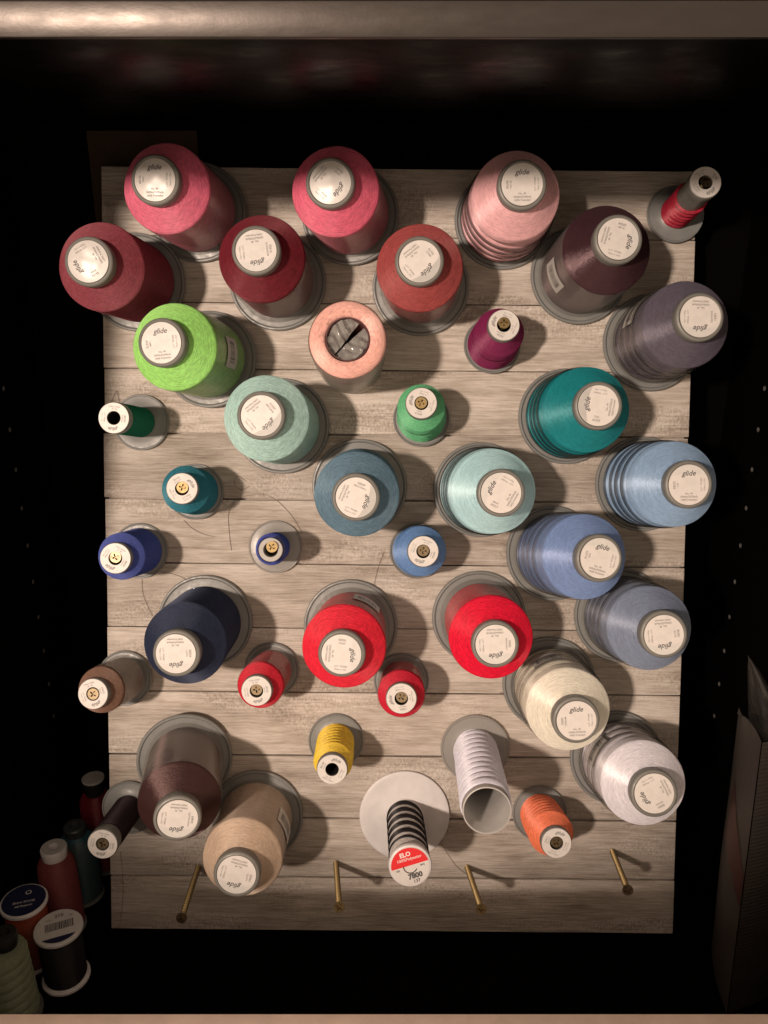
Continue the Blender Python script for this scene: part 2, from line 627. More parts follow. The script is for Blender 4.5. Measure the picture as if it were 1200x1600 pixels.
def axis_matrix(u, v, du, dv, lift=0.0):
    z = Vector((du, dv, 1)).normalized()
    x = Vector((1, 0, 0))
    x = (x - x.dot(z) * z).normalized()
    y = z.cross(x)
    m = Matrix((x, y, z)).transposed().to_4x4()
    m.translation = (u * MM, v * MM, lift * MM)
    return m

def add_screw(u, v, du, dv, L, kind=0, turn=0.0, dx=0, dy=0):
    s = put('screw', SHANK, board)
    s.matrix_local = axis_matrix(u + dx, v + dy, du, dv) @ Matrix.Diagonal((.86, .86, (L - 1.2) / 61.5, 1))
    h = bpy.data.objects.new('screw_head', HEADS[kind])
    col.objects.link(h)
    h.parent = board
    ax = Vector((du, dv, 1)).normalized()
    h.matrix_local = axis_matrix(u + dx + ax.x * L, v + dy + ax.y * L, du, dv, ax.z * L) @ Matrix.Rotation(R(turn), 4, 'Z')
    return s

for i, (u, v, du, dv, L) in enumerate([(-150.5, -240.2, .047, -.035, 69), (-43.6, -235.7, .091, -.001, 66), (58.3, -238.3, .059, .017, 64), (170.7, -224.5, -.08, -.009, 59)]):
    add_screw(u, v, du, dv, L, 1 if i in (0, 3) else 0, 20 + 31 * i)

# ------------------------------------------------------------------ big thread cones
def root(name, u, v, du, dv, lift):
    o = bpy.data.objects.new(name, None)
    col.objects.link(o)
    o.matrix_world = BM @ axis_matrix(u, v, du, dv, lift)
    return o

bm = bmesh.new()
lathe(bm, [(6, .6), (6, 0), (34.4, 0), (35.3, .5), (35.6, 1.3), (35.5, 2.6), (34.9, 3.3), (34.1, 3.4), (33.3, 2.9), (32.8, 2.1), (29, 2.3), (22, 3.2), (15, 4.2), (14, 5), (13.4, 88)], 72)
FLANGE_BIG = mesh('flange', bm, PLASTIC)
bm = bmesh.new()
lathe(bm, [(13.9, 80), (15.0, 86), (15.4, 91), (15.5, 95.0), (15.3, 96.0), (14.6, 96.7), (13.7, 96.9), (13.2, 96.6), (13.0, 96.2), (0, 96.2)], 56)
CAP_BIG = mesh('core_cap', bm, PLASTIC_LID)
LABEL_BIG = mesh('label', disc_bm(12.9), PAPER)
# three crumpled labels, domed and made glossy to catch the lamp as glare
DOME = 1.5
def dome_z(x, y):
    q = min(1, (x * x + y * y) / (12.9 * MM) ** 2)
    return DOME * MM * (1 - q) + .22 * MM * math.sin(x * 420 + 1) * math.sin(y * 510) * (1 - q)
def on_dome(me):
    for v in me.vertices:
        v.co.z += dome_z(v.co.x, v.co.y)
    return me
bm = bmesh.new()
lathe(bm, [(12.9, -.15)] + [(12.9 * (1 - k / 14), 0) for k in range(14)] + [(0, 0)], 56)
for v in bm.verts:
    if v.co.z > -.0001:
        v.co.z += dome_z(v.co.x, v.co.y)
LABEL_DOME = mesh('label', bm, paper('glossy_label_paper', (.62, .60, .58), .40, 1.0))
BAND = mesh('label_band', segment_bm(12.7, 5.4, 2.0), PAPER_GREY, smooth=False)
BAND_SOFT = mesh('label_band', segment_bm(12.7, 5.4, 2.0), paper('label_band_pale', (.62, .615, .60)), smooth=False)
bm = bmesh.new()
for a in [bm.faces.new([bm.verts.new((x * MM, y * MM, 0)) for x, y in ((-4.6, -4.4), (4.6, -4.4), (4.6, 4.6), (-4.6, 4.6))])]:
    pass
CENTER_SQ = mesh('label_centre_square', bm, PAPER_HI, smooth=False)

def body_profile(rb, rs, zs, style, face_r=14.6, face_z=89.0):
    """rb radius near the flange, rs radius at the shoulder, zs shoulder height"""
    prof = [(13.9, 4.6), (rb - 1.0, 4.6), (rb, 6)]
    if style == 'ridged':
        z = 6.5
        n = 3
        step = (zs * .76 - 6.5) / n
        for k in range(n):
            r0 = rb + (rs - rb) * (z - 6) / (zs - 6)
            for q in (.0, .03, .10, .2, .33, .48, .62, .75, .86, .94):
                prof.append((r0 - 4.2 + 4.6 * max(0.0, math.sin(PI * (q * .97 + .015))) ** .62, z + step * q))
            z += step
        prof += [(rs - 4.4, z), (rs - 3.6, z + .4), (rs - 1.4, z + 2.0), (rs - .3, z + 4.0)]
        z += 5
    else:
        z = 9
    while z < zs - 3:
        prof.append((rb + (rs - rb) * (z - 6) / (zs - 6), z))
        z += 6
    prof += [(rs + .1, zs - 2.2), (rs, zs - .8), (rs - .7, zs + .6), (rs - 2.0, zs + 1.9)]
    n = 8
    r0, z0 = rs - 2.0, zs + 1.9
    for k in range(1, n + 1):
        t = k / n
        prof.append((r0 + (face_r - r0) * t, z0 + (face_z - z0) * (t ** .93)))
    prof.append((13.9, face_z - .4))
    return prof

COMMON = [('No. 40', 0, -5.6, 1.7, 0, 0, .012), ('5000m/5500yds', 0, -7.6, 1.75, 0, 0, .012), ('100% Polyester', 0, -9.6, 1.7, 0, 0, .012)]
LOT = [('LOT: PM6BK', 8.0, 0, 1.6, 90, 0, 0), ('Made in USA', 10.0, 0, 1.45, 90, 0, 0)]
def big_label(cap_parent, rot, band, code, name, dx=0, dy=0, dome=False):
    lab = put('label', LABEL_DOME if dome else LABEL_BIG, cap_parent, (dx * MM, dy * MM, 96.9 * MM), R(rot))
    if not dome:
        put('label_centre_square', CENTER_SQ, lab, (0, 0, .00005))
    fix = on_dome if dome else (lambda me: me)
    if band:
        put('label_band', BAND if band == 2 else BAND_SOFT, lab, (0, 0, .00006))
    put('logo_lettering', fix(print_mesh([('glide', 0, 7.3, 4.7, 0, .3, .014)], INK, 'logo_lettering')), lab, (0, 0, .00014))
    put('fine_print', fix(print_mesh(COMMON + LOT + [(code, -9.4, 0, 2.1, -90, 0, .012), (name, -7.2, 0, 1.6, -90, 0, .01)], INK_SOFT, 'fine_print')), lab, (0, 0, .00012))
    return lab

bm = bmesh.new()
for k in range(13):
    w = random.choice((.35, .5, .8))
    a = (-7 + k * 1.15) / 29.5
    vs = []
    for aa, zz in ((a, 36), (a + w / 29.5, 36), (a + w / 29.5, 46), (a, 46)):
        vs.append(bm.verts.new((29.75 * MM * math.cos(aa), 29.75 * MM * math.sin(aa), zz * MM)))
    bm.faces.new(vs)
BARCODE = mesh('barcode', bm, INK, smooth=False)
bm = bmesh.new()
lathe(bm, [(29.68, 30), (29.68, 52)], 12, 0, -.36, .36)
STICKER = mesh('sticker', bm, paper('sticker_paper', (.55, .54, .52)))

# key, u, v, du, dv, colour seen, style, film, label rotation, band, code, name, rb, rs, zs, sticker angle, label, shine
BIG = [
 ('pinkA', -146.7, 256.4, -.067, -.064, (230, 104, 116), 'plain', 1, 0, 0, '90189', 'PINK', 28.4, 28.4, 74, None, 'rose pink thread cone topmost left on the plank board', .4),
 ('pinkB', -35.2, 255.1, -.094, -.062, (230, 98, 110), 'plain', 1, -130, 0, '90191', 'ROSE', 28.4, 28.4, 74, None, 'rose pink thread cone between the first pink cone and the pale pink one', .4),
 ('burgL', -192.1, 205.8, -.035, -.061, (138, 54, 57), 'plain', 0, 120, 0, '70195', 'WINE', 28.6, 28.4, 74, None, 'burgundy thread cone overhanging the left edge of the board', .35),
 ('burg2', -88.6, 207.2, -.021, .010, (112, 32, 36), 'plain', 1, 188, 1, '91955', 'BORDEAUX', 26.8, 28.3, 74, None, 'burgundy thread cone between and just below the two rose pink cones', .35),
 ('rust', 16.9, 204.3, -.05, -.022, (165, 70, 62), 'plain', 1, -140, 2, '70173', 'BRICK', 26.8, 28.2, 74, None, 'brick red thread cone with grey banded label left of the pale pink cone', .35),
 ('palepink', 76.8, 253.2, -.011, -.036, (240, 168, 155), 'ridged', 0, 2, 1, '90705', 'BLUSH', 31.0, 28.6, 70, None, 'pale pink ridged thread cone near the top of the board', .7),
 ('maroon', 133.0, 213.3, .038, .036, (62, 35, 35), 'plain', 1, -105, 1, '20504', 'PLUM', 28.6, 28.8, 72, 200, 'dark maroon brown thread cone right of the pale pink cone', .8),
 ('purplegray', 187.6, 164.9, .019, .043, (96, 80, 82), 'ridged', 1, 180, 1, '10431', 'GRAPHITE', 28.0, 28.6, 72, 150, 'purple grey thread cone overhanging the right edge of the board', .6),
 ('lime', -138.7, 149.8, -.116, .002, (165, 208, 98), 'plain', 1, 6, 1, '60375', 'LIME', 28.0, 28.4, 74, 0, 'bright lime green thread cone on the left', .35),
 ('seafoam', -85.6, 101.3, -.019, .038, (175, 190, 166), 'plain', 0, -140, 2, '65513', 'SEAFOAM', 28.6, 28.4, 74, None, 'muted seafoam green thread cone right below the lime cone', .3),
 ('tealgreen', 126.3, 110.3, .007, .027, (28, 118, 112), 'ridged', 0, 82, 2, '63255', 'TEAL', 30.5, 28.6, 66, None, 'saturated teal green ridged thread cone at the right', .65),
 ('pastelblue', 184.8, 60.5, .012, .030, (148, 160, 172), 'ridged', 0, 2, 1, '32905', 'SKY', 30.5, 28.6, 70, None, 'pastel blue ridged thread cone overhanging the right edge', .75),
 ('mint', 63.5, 55.0, .028, .020, (186, 204, 190), 'ridged', 0, 62, 1, '30317', 'MINT', 31.0, 28.8, 64, None, 'pale mint green thread cone right of the steel blue cone', .75),
 ('steel', -27.2, 56.7, .004, -.035, (100, 116, 120), 'plain', 0, -112, 2, '60403', 'TURQUOISE', 28.6, 28.4, 74, None, 'steel blue thread cone in the middle of the board', .35),
 ('peri', 117.5, 8.0, .124, .082, (124, 134, 160), 'ridged', 1, -14, 1, '32716', 'PERI', 28.6, 28.6, 70, None, 'periwinkle blue thread cone below the teal cone', .75),
 ('slate', 171.1, -39.0, .018, .057, (130, 127, 133), 'ridged', 1, 186, 1, '10538', 'SLATE', 28.6, 28.6, 68, None, 'slate grey blue thread cone below the periwinkle cone', .7),
 ('navy', -143.5, -46.7, .011, -.025, (44, 45, 57), 'plain', 0, 182, 1, '30280', 'NAVY', 27.5, 28.2, 70, None, 'dark navy thread cone on the left half of the board', .35),
 ('redA', -33.3, -49.2, -.021, .010, (232, 40, 52), 'plain', 1, -94, 1, '70206', 'APPLE', 26.4, 28.2, 75, 60, 'bright red thread cone whose label is turned sideways, left of the other large red cone', .3),
 ('redB', 64.0, -41.9, .002, .005, (230, 25, 48), 'plain', 1, 184, 1, '70001', 'CARDINAL', 26.4, 28.2, 75, None, 'bright red thread cone with upside down label left of the periwinkle cone', .3),
 ('cream', 118.2, -91.9, -.005, .010, (245, 216, 182), 'ridged', 1, 4, 0, '20001', 'MARBLE', 27.0, 28.4, 72, 110, 'cream thread cone below the slate cone', .8),
 ('white', 170.2, -148.5, -.010, .106, (240, 213, 199), 'ridged', 1, 118, 0, '10000', 'WHITE', 27.0, 28.6, 72, 150, 'white thread cone at the lower right of the board', .8),
 ('dbrown', -158.8, -151.4, .181, -.062, (58, 32, 27), 'plain', 1, 172, 1, '20469', 'CHOCOLATE', 26.6, 27.6, 72, None, 'chocolate brown thread cone at the lower left of the board', .85),
 ('tan', -104.7, -197.5, .008, .006, (208, 165, 130), 'plain', 1, 166, 1, '24665', 'LATTE', 27.4, 27.4, 72, 20, 'tan thread cone lowest on the board', .7),
]
for key, u, v, du, dv, c, style, film, rot, band, code, nm, rb, rs, zs, stk, label, shine in BIG:
    tilt = math.hypot(du, dv)
    t = root('thread_cone', u, v, du, dv, 35.6 * tilt * .97 + .3)
    tag(t, label, 'thread cone', 'large thread cones on the board')
    put('flange', FLANGE_BIG, t)
    bm = bmesh.new()
    lathe(bm, body_profile(rb, rs, zs, style), 80, .10)
    obj('thread', bm, thread_mat('thread_' + key, seen(c, 1.02), shine), t, auto=50)
    cap = put('core_cap', CAP_BIG, t)
    big_label(cap, rot, band, code, nm, random.uniform(-.35, .35), random.uniform(-.35, .35), key in ('pinkA', 'pinkB', 'burgL'))
    if style == 'ridged':
        # folds of clear sleeve gathered round the lower half
        for k in range(4):
            zz = 9 + k * (zs - 14) / 4.4 + random.uniform(-.8, .8)
            rr = (max(rb, rs) + 1.3) if film else rb + (rs - rb) * (zz - 6) / (zs - 6) + .7
            w = random.uniform(4.6, 6.4)
            bm = bmesh.new()
            lathe(bm, [(rr - .3, zz), (rr + .5, zz + .6), (rr + .75, zz + w * .5), (rr + .5, zz + w - .6), (rr - .3, zz + w)], 72, .08)
            for vtx in bm.verts:
                vtx.co.z += vtx.co.y * random.uniform(.015, .02)
            obj('sleeve_fold', bm, FOLD_SOFT if film else FOLD, t)
    if film:
        bm = bmesh.new()
        R0, R1 = max(rb, rs) + .8, rs + .5
        lathe(bm, [(R0 + .9, 3.6), (R0 + .2, 6), (R0, 14), (R0 + .15, 30), (R0 - .1, 48), (R1 + .2, 62), (R1, zs - 3.5), (R1 - .15, zs - 1.6)], 72, .13)
        sl = obj('sleeve', bm, FILM_RIDGE if style == 'ridged' else FILM, t)
        if stk is not None:
            s = put('sticker', STICKER, sl, rz=R(stk))
            s.scale = ((R0 + .5) / 29.68, (R0 + .5) / 29.68, 1)
            s = put('barcode', BARCODE, sl, rz=R(stk))
            s.scale = ((R0 + .62) / 29.75, (R0 + .62) / 29.75, 1)

# ------------------------------------------------------------------ small thread spools
def flange_small(r):
    k = r / 21.0
    bm = bmesh.new()
    lathe(bm, [(5.2, .5), (5.2, 0), (20.2 * k, 0), (20.8 * k, .4), (21 * k, 1.0), (20.9 * k, 1.9), (20.4 * k, 2.4), (19.8 * k, 2.3), (19.3 * k, 1.7), (16 * k, 1.9), (11.5, 2.8), (10.2, 3.6), (9.4, 56)], 56)
    return bm
FLANGE_SMALL = mesh('flange', flange_small(21), PLASTIC)
bm = bmesh.new()
lathe(bm, [(9.6, 50), (10.6, 54), (10.9, 58), (10.9, 60.6), (10.6, 61.5), (10.0, 61.9), (4.7, 61.9), (4.5, 61.4), (4.5, 40), (6, 20), (6, 4)], 44)
CAP_SMALL = mesh('core_cap', bm, PLASTIC_LID)
bm = bmesh.new()
lathe(bm, [(4.46, 61.0), (4.4, 42), (5.9, 20), (5.9, 1)], 40)
HOLE_SHADE = mesh('hole_shade', bm, mat('painted_hole_shade', (.012, .011, .011), .6))  # dark lining paints in the shade inside the grey core
LABEL_SMALL = mesh('label', disc_bm(10.3, 4.75, 0, 44), PAPER_HI)
def small_label(parent, rot, code, name):
    put('hole_shade', HOLE_SHADE, parent)
    lab = put('label', LABEL_SMALL, parent, (0, 0, 62.1 * MM), R(rot))
    put('logo_lettering', print_mesh([('glide', 0, 7.3, 3.4, 0, .35, .02)], INK_SOFT, 'logo_lettering'), lab, (0, 0, .00014))
    put('fine_print', print_mesh([('No. 40', 0, -6.0, 1.3, 0, 0, 0), ('1000m/1100yds', 0, -7.6, 1.25, 0, 0, 0), (code, -7.6, 0, 1.9, -90, 0, .01), (name, -5.8, 0, 1.2, -90, 0, 0), ('LOT: PM6BK', 6.3, 0, 1.2, 90, 0, 0), ('Made in USA', 7.9, 0, 1.1, 90, 0, 0)], INK_SOFT, 'fine_print'), lab, (0, 0, .00012))
    return lab

def small_profile(rb, rs, zs, style, fr=10.6, fz=56.5):
    prof = [(9.6, 3.4), (rb - .6, 3.4), (rb, 4.4)]
    z = 5.0
    if style in ('ridged', 'wavy'):
        n = 4 if style == 'ridged' else 6
        top = zs * (.6 if style == 'ridged' else .92)
        step = (top - z) / n
        dep = 1.6 if style == 'ridged' else 1.2
        for k in range(n):
            r0 = rb + (rs - rb) * z / zs
            prof += [(r0 - dep, z), (r0 - .2, z + step * .2), (r0 + .2, z + step * .5), (r0 - .3, z + step * .85)]
            z += step
        prof += [(rs - .9, z)]
        z += 1.5
    while z < zs - 2:
        prof.append((rb + (rs - rb) * z / zs, z))
        z += 5
    prof += [(rs, zs - 1), (rs - .3, zs), (rs - 1.0, zs + 1.0)]
    r0, z0 = rs - 1.0, zs + 1.0
    if r0 > fr:
        for k in range(1, 6):
            q = k / 5
            prof.append((r0 + (fr - r0) * q, z0 + (fz - z0) * q))
    prof.append((9.5, max(fz, z0) - .2))
    return prof

# key, u, v, du, dv, colour, style, film, label rot, rb, rs, zs, screw (None / kind, depth, dx, dy), name, label
SMALL = [
 ('s2', 70.3, 162.0, .004, .098, (128, 36, 66), 'ridged', 0, 70, 18.6, 17.0, 42, (0, 63.5, 0, 1.2), 'MAGENTA', 'small plum purple thread spool on a brass screw right of the brick red cone', .55),
 ('s3', -190.8, 103.2, -.023, .011, (30, 100, 68), 'plain', 0, 175, 11.2, 10.9, 52, None, 'EMERALD', 'nearly used up dark green small spool below the lime cone at the left edge', .3),
 ('s4', 18.5, 107.5, -.044, .131, (108, 172, 112), 'ridged', 0, 75, 18.0, 16.6, 46, (0, 62.0, 0, 0), 'GREEN', 'small bright green thread spool in the centre of the board', .5),
 ('s5', -150.3, 51.7, .069, .079, (40, 105, 110), 'plain', 0, -60, 17.4, 16.6, 46, (0, 62.4, 0, .6), 'LAGOON', 'small dark teal thread spool left of the steel blue cone', .45),
 ('s6', -192.7, 6.7, .007, .026, (72, 78, 135), 'plain', 0, 150, 17.2, 16.6, 48, (1, 62.6, 0, .8), 'COBALT', 'small royal blue thread spool at the left edge above the navy cone', .35),
 ('s8', 16.7, 8.6, .025, .105, (105, 128, 158), 'ridged', 0, 160, 18.8, 17.6, 44, (1, 62.4, 0, .3), 'AZURE', 'small azure blue thread spool below the steel blue and mint cones', .6),
 ('s9', -205.0, -90.8, -.057, .080, (128, 86, 64), 'plain', 1, 200, 16.0, 16.4, 48, (1, 62.4, 0, -.3), 'COFFEE', 'small brown thread spool overhanging the left edge below the navy cone', .5),
 ('s10', -93.3, -83.4, -.040, .007, (215, 40, 50), 'plain', 1, -170, 15.6, 16.4, 48, (1, 62.4, 0, .8), 'CANDY', 'small red thread spool right of the navy cone', .35),
 ('s11', 5.6, -90.9, -.020, .058, (210, 36, 50), 'plain', 1, 100, 15.6, 16.6, 48, (1, 62.4, .3, .9), 'CARDINAL', 'small red thread spool tucked between the two large red cones', .35),
 ('s12', -44.1, -138.3, .013, .001, (255, 198, 62), 'wavy', 0, -25, 14.2, 14.0, 47, None, 'YELLOW', 'small bright yellow thread spool below the left large red cone', .5),
 ('s13', -203.1, -192.3, -.011, -.013, (42, 27, 26), 'plain', 0, 170, 10.9, 10.7, 50, (1, 62.2, 0, 0), 'ESPRESSO', 'thin blackish brown small spool at the lower left edge of the board', .4),
 ('s14', 113.0, -193.5, .013, .073, (255, 124, 80), 'wavy', 0, -20, 15.6, 16.2, 44, (1, 62.2, 0, .4), 'ORANGE', 'small orange thread spool at the lower right of the board', .6),
]
CODES = ['90256', '66258', '67258', '63155', '30288', '30300', '20464', '70187', '70001', '80108', '20476', '71655']
for (key, u, v, du, dv, c, style, film, rot, rb, rs, zs, scr, nm, label, shine), code in zip(SMALL, CODES):
    tilt = math.hypot(du, dv)
    t = root('thread_spool', u, v, du, dv, 21 * tilt * .97 + .3)
    tag(t, label, 'thread spool', 'small thread spools on the board')
    put('flange', FLANGE_SMALL, t)
    bm = bmesh.new()
    lathe(bm, small_profile(rb, rs, zs, style), 64, .07)
    obj('thread', bm, thread_mat('thread_' + key, seen(c, 1.02), shine), t, auto=50)
    cap = put('core_cap', CAP_SMALL, t)
    small_label(cap, rot, code, nm)
    if film:
        bm = bmesh.new()
        R0 = max(rb, rs) + .7
        lathe(bm, [(R0 + .8, 2.9), (R0 + .1, 5), (R0, 20), (R0 + .1, 34), (R0 - .1, zs - 2)], 56, .08)
        obj('sleeve', bm, FILM, t)
    if scr:
        lift = 21 * tilt * .97 + .3
        ax = Vector((du, dv, 1)).normalized()
        add_screw(u + ax.x * lift * 0, v, du, dv, scr[1] + lift - .8, scr[0], random.uniform(0, 90), scr[2], scr[3])

# sparse red spool at the top right: bare grey core with a few turns left
t = root('thread_spool', 203.2, 258.5, -.009, .070, 1.8)
tag(t, 'nearly bare grey spool with red thread bands at the top right corner of the board', 'thread spool', 'small thread spools on the board')
put('flange', FLANGE_SMALL, t)
RED_S1 = thread_mat('thread_s1', seen((180, 40, 52)), .7)
bm = bmesh.new()
lathe(bm, [(9.7, 3), (9.9, 54)], 44)
obj('core', bm, PLASTIC_LID, t)
z = 4.0
for w, gap in ((5, 1.0), (4.2, 1.6), (4.6, 1.0), (3.0, 2.6), (3.4, 3.8), (1.6, 0)):
    bm = bmesh.new()
    lathe(bm, [(9.8, z), (11.2, z + .5), (11.7, z + w * .5), (11.2, z + w - .5), (9.8, z + w)], 48, .12)
    bm.transform(Matrix.Rotation(R(random.uniform(-4, 4)), 4, 'X') if False else Matrix.Identity(4))
    for vtx in bm.verts:
        vtx.co.z += vtx.co.x * .10
    obj('thread_band', bm, RED_S1, t)
    z += w + gap
cap = put('core_cap', CAP_SMALL, t)
small_label(cap, -150, '70134', 'RUBY')
add_screw(203.2, 258.5, -.009, .070, 62.5, 1, 30, 1.0, 1.0)

# almost empty royal blue spool with a clear flange
t = root('thread_spool', -90.4, 10.6, .069, .072, 2.2)
tag(t, 'almost empty royal blue spool with a frosted clear flange in mid board', 'thread spool', 'small thread spools on the board')
obj('flange', flange_small(20), CLEAR_FLANGE, t)
bm = bmesh.new()
lathe(bm, small_profile(11.0, 11.2, 48, 'plain', 8.2, 51), 56, .05)
obj('thread', bm, thread_mat('thread_s7', seen((70, 76, 135)), .4), t, auto=50)
bm = bmesh.new()
lathe(bm, [(8.0, 44), (8.3, 50), (8.4, 56.5), (8.0, 57.4), (5.2, 57.4), (4.9, 56.8), (4.9, 20)], 44)
obj('core_cap', bm, plastic_mat('pale_grey_plastic', (.42, .41, .39), .35), t)
add_screw(-90.4, 10.6, .069, .072, 61.5, 0, 55, .8, 2.0)

# salmon ring of thread wrapped in clear film, no flange
t = root('thread_roll', -34.6, 149.3, .020, .040, 1.4)
tag(t, 'salmon pink thread roll with crumpled clear film in its open centre', 'thread roll')
SAL = thread_mat('thread_salmon', seen((251, 175, 147)), .6)
bm = bmesh.new()
lathe(bm, [(13.8, 58), (23.4, 58), (24.4, 60), (24.6, 74), (24.6, 93), (24.2, 95.2), (23.0, 97), (20.4, 98.9), (17.6, 99.4), (15.6, 98.4), (14.3, 96.8), (13.8, 92), (13.8, 58)], 80, .12)
obj('thread', bm, SAL, t, auto=50)
bm = bmesh.new()
lathe(bm, [(12.8, 0), (13.4, 40), (13.5, 97.2), (13.8, 98.0), (13.3, 98.0), (12.7, 90), (12.2, 0)], 56)
obj('core', bm, plastic_mat('maroon_core', (.10, .035, .035), .5), t)
bm = bmesh.new()
lathe(bm, [(23.6, .2), (24.0, 4), (24.6, 30), (25.1, 58), (25.2, 93), (24.7, 96)], 72, .2)
obj('sleeve', bm, film_mat('cloudy_sleeve', (.60, .56, .51), .42, .2, .3), t)
for s in (-1, 1):
    bm = bmesh.new()
    n = 22
    grid = []
    fold = [random.uniform(.25, .5) for _ in range(4)]
    ph = [random.uniform(0, 6.28) for _ in range(4)]
    for i in range(n + 1):
        row = []
        for j in range(n + 1):
            q = i / n
            w = math.sqrt(max(0, 1 - q * q))
            a = s * q * 12.6
            b = (2 * j / n - 1) * w * 12.6
            inner = (.5 + 1.5 * max(0, (b + 6) / 18)) * (1 - q) * s
            zz = 95.5 - 4.0 * (1 - q) ** 2
            for k in range(4):
                zz += fold[k] * 1.7 * math.sin(b * (.35 + .28 * k) + a * (.55 - .33 * k) * s + ph[k])
            zz += random.uniform(-.18, .18)
            row.append(bm.verts.new(((a + inner) * MM, b * MM, zz * MM)))
        grid.append(row)
    for i in range(n):
        for j in range(n):
            bm.faces.new((grid[i][j], grid[i + 1][j], grid[i + 1][j + 1], grid[i][j + 1]))
    bmesh.ops.remove_doubles(bm, verts=bm.verts[:], dist=.00002)
    obj('film_flap', bm, film_mat('crumpled_film', (.74, .65, .63), .40, .06, .06, 1.7, .8), t, rz=R(-42), auto=60)
add_screw(-34.6, 149.3, .020, .040, 40, 1, 10)

# long tube of white thread with open end
t = root('thread_tube', 62.7, -143.4, -.036, -.017, 1.3)
tag(t, 'long white thread spool with hollow open end and frosted clear flange', 'thread spool')
obj('flange', flange_small(26.5), CLEAR_FLANGE, t)
bm = bmesh.new()
prof = [(14.4, 3), (16.2, 3.2)]
z = 4
while z < 88:
    st = 9.2
    prof += [(15.2, z), (16.3, z + 1.4), (16.9, z + 4), (16.6, z + 7), (15.9, z + 8.9)]
    z += st
prof += [(15.4, z), (16.8, z + 2), (16.9, 101), (16.4, 105), (15.7, 106)]
lathe(bm, prof, 72, .1)
for vtx in bm.verts:
    k = max(0, min(1, (vtx.co.z - .004) / .01)) * max(0, min(1, (.1 - vtx.co.z) / .01))
    vtx.co.z += vtx.co.x * .12 * k
obj('thread', bm, thread_mat('thread_white_tube', seen((238, 214, 204)), .8, .22), t, auto=50)
bm = bmesh.new()
lathe(bm, [(15.3, 100), (15.8, 110.5), (15.6, 111.6), (14.9, 111.8), (14.4, 111), (13.6, 60), (13.0, 2)], 64)
obj('core_tube', bm, plastic_mat('grey_white_core', (.42, .41, .40), .45), t)
add_screw(62.7, -143.4, -.036, -.017, 60, 1, 10, 0, 6)

# black thread on a white spool with a wide white flange
t = root('thread_spool', 9.1, -196.4, .022, .015, 1.2)
tag(t, 'white spool with wide white flange, black thread bands and red printed end label', 'thread spool')
bm = bmesh.new()
lathe(bm, [(5, .5), (5, 0), (33.6, 0), (34.6, .5), (34.8, 1.4), (34.4, 2.2), (33.4, 2.6), (31, 2.4), (20, 2.6), (14.5, 3.2), (13.2, 4.4), (13.0, 79), (13.6, 80.4), (14.6, 82.4), (14.7, 84), (14.2, 85.2), (13.2, 85.7), (0, 85.7)], 72)
obj('spool_body', bm, PLASTIC_W, t)
BLK = thread_mat('thread_black', (.012, .011, .012), .4)
GRYT = thread_mat('thread_grey_under', (.42, .405, .395), .2)
bm = bmesh.new()
lathe(bm, [(13.0, 4.5), (13.4, 5), (13.5, 76), (13.0, 77)], 56, .04)
obj('thread_layer', bm, GRYT, t)
for k in range(6):
    z0 = 6.5 + k * 12.2
    w = 7.2 if k < 5 else 4.0
    bm = bmesh.new()
    lathe(bm, [(13.3, z0), (13.9, z0 + .4), (14.15, z0 + w * .5), (13.9, z0 + w - .4), (13.3, z0 + w)], 56, .05)
    for vtx in bm.verts:
        vtx.co.z += vtx.co.x * .14
    obj('thread_band', bm, BLK, t)
lab = put('label', mesh('label', disc_bm(13.1), PAPER_HI), t, (0, 0, 86.0 * MM), R(17))
put('label_band', mesh('label_band', segment_bm(12.9, .7, 0), RED_INK, smooth=False), lab, (0, 0, .00006))
put('brand_lettering', print_mesh([('ELO', -1.2, 8.6, 4.2, 0, 0, .03), ('100%Polyester', .6, 5.2, 2.9, 0, .1, .005)], WHITE_INK, 'brand_lettering'), lab, (0, 0, .00014))
put('number_lettering', print_mesh([('7800', 1.6, -7.0, 4.9, 0, 0, .05), ('137', 1.6, -10.7, 3.2, 0, 0, .025), ('120', -9.0, -1.0, 1.8, 0, 0, .03), ('40/2', 8.2, -1.0, 1.8, 0, 0, .03)], INK, 'number_lettering'), lab, (0, 0, .00012))
bm = bmesh.new()
lathe(bm, [(4.9, 0), (4.2, 0)], 20, 0, R(165), R(325))
put('slit', mesh('slit', bm, mat('slit_dark', (.02, .015, .015), .8), smooth=False), lab, (0, 0, .00011))

# ------------------------------------------------------------------ loose thread ends lying on the board
STR = [
 ([(-123.9, 7.3), (-125.7, 21.9), (-125.7, 36.5), (-118.9, 46.2), (-103.0, 50.2), (-90.9, 46.4), (-78.8, 34.5), (-70.6, 21.4)], 'thin brown thread end looping above the almost empty blue spool'),
 ([(-160.1, 30.3), (-153.8, 24.1), (-144.2, 19.3), (-136.4, 17.9)], 'short thread end lying just below the small dark teal spool'),
 ([(-192.0, -15.2), (-191.1, -27.5), (-184.4, -43.2)], 'thread end hanging below the small royal blue spool'),
 ([(-178.3, -9.3), (-166.2, -11.6), (-157.9, -15.4)], 'short thread end above the navy cone flange'),
 ([(-8.5, 7.4), (-13.2, -6.3), (-16.0, -21.0), (-15.9, -35.8)], 'thread end between the azure spool and the left large red cone'),
 ([(38.1, -219.6), (44.2, -229.8), (50.8, -238.4), (58.3, -244.0)], 'thread end from the black banded spool to the nearest bare screw'),
 ([(-211.0, -228.0), (-209.2, -245.9), (-209.5, -269.0), (-212.2, -290.0)], 'thread end lying along the lower left edge of the board'),
 ([(-216.0, 112.5), (-209.7, 126.0), (-207.8, 119.8), (-203.7, 103.1)], 'curled thread end above the dark green spool at the left edge'),
 ([(-112.6, 59.8), (-118.9, 63.6), (-121.8, 58.2), (-117.0, 53.5), (-110.2, 55.9)], 'tiny curled thread end right of the small dark teal spool'),
]
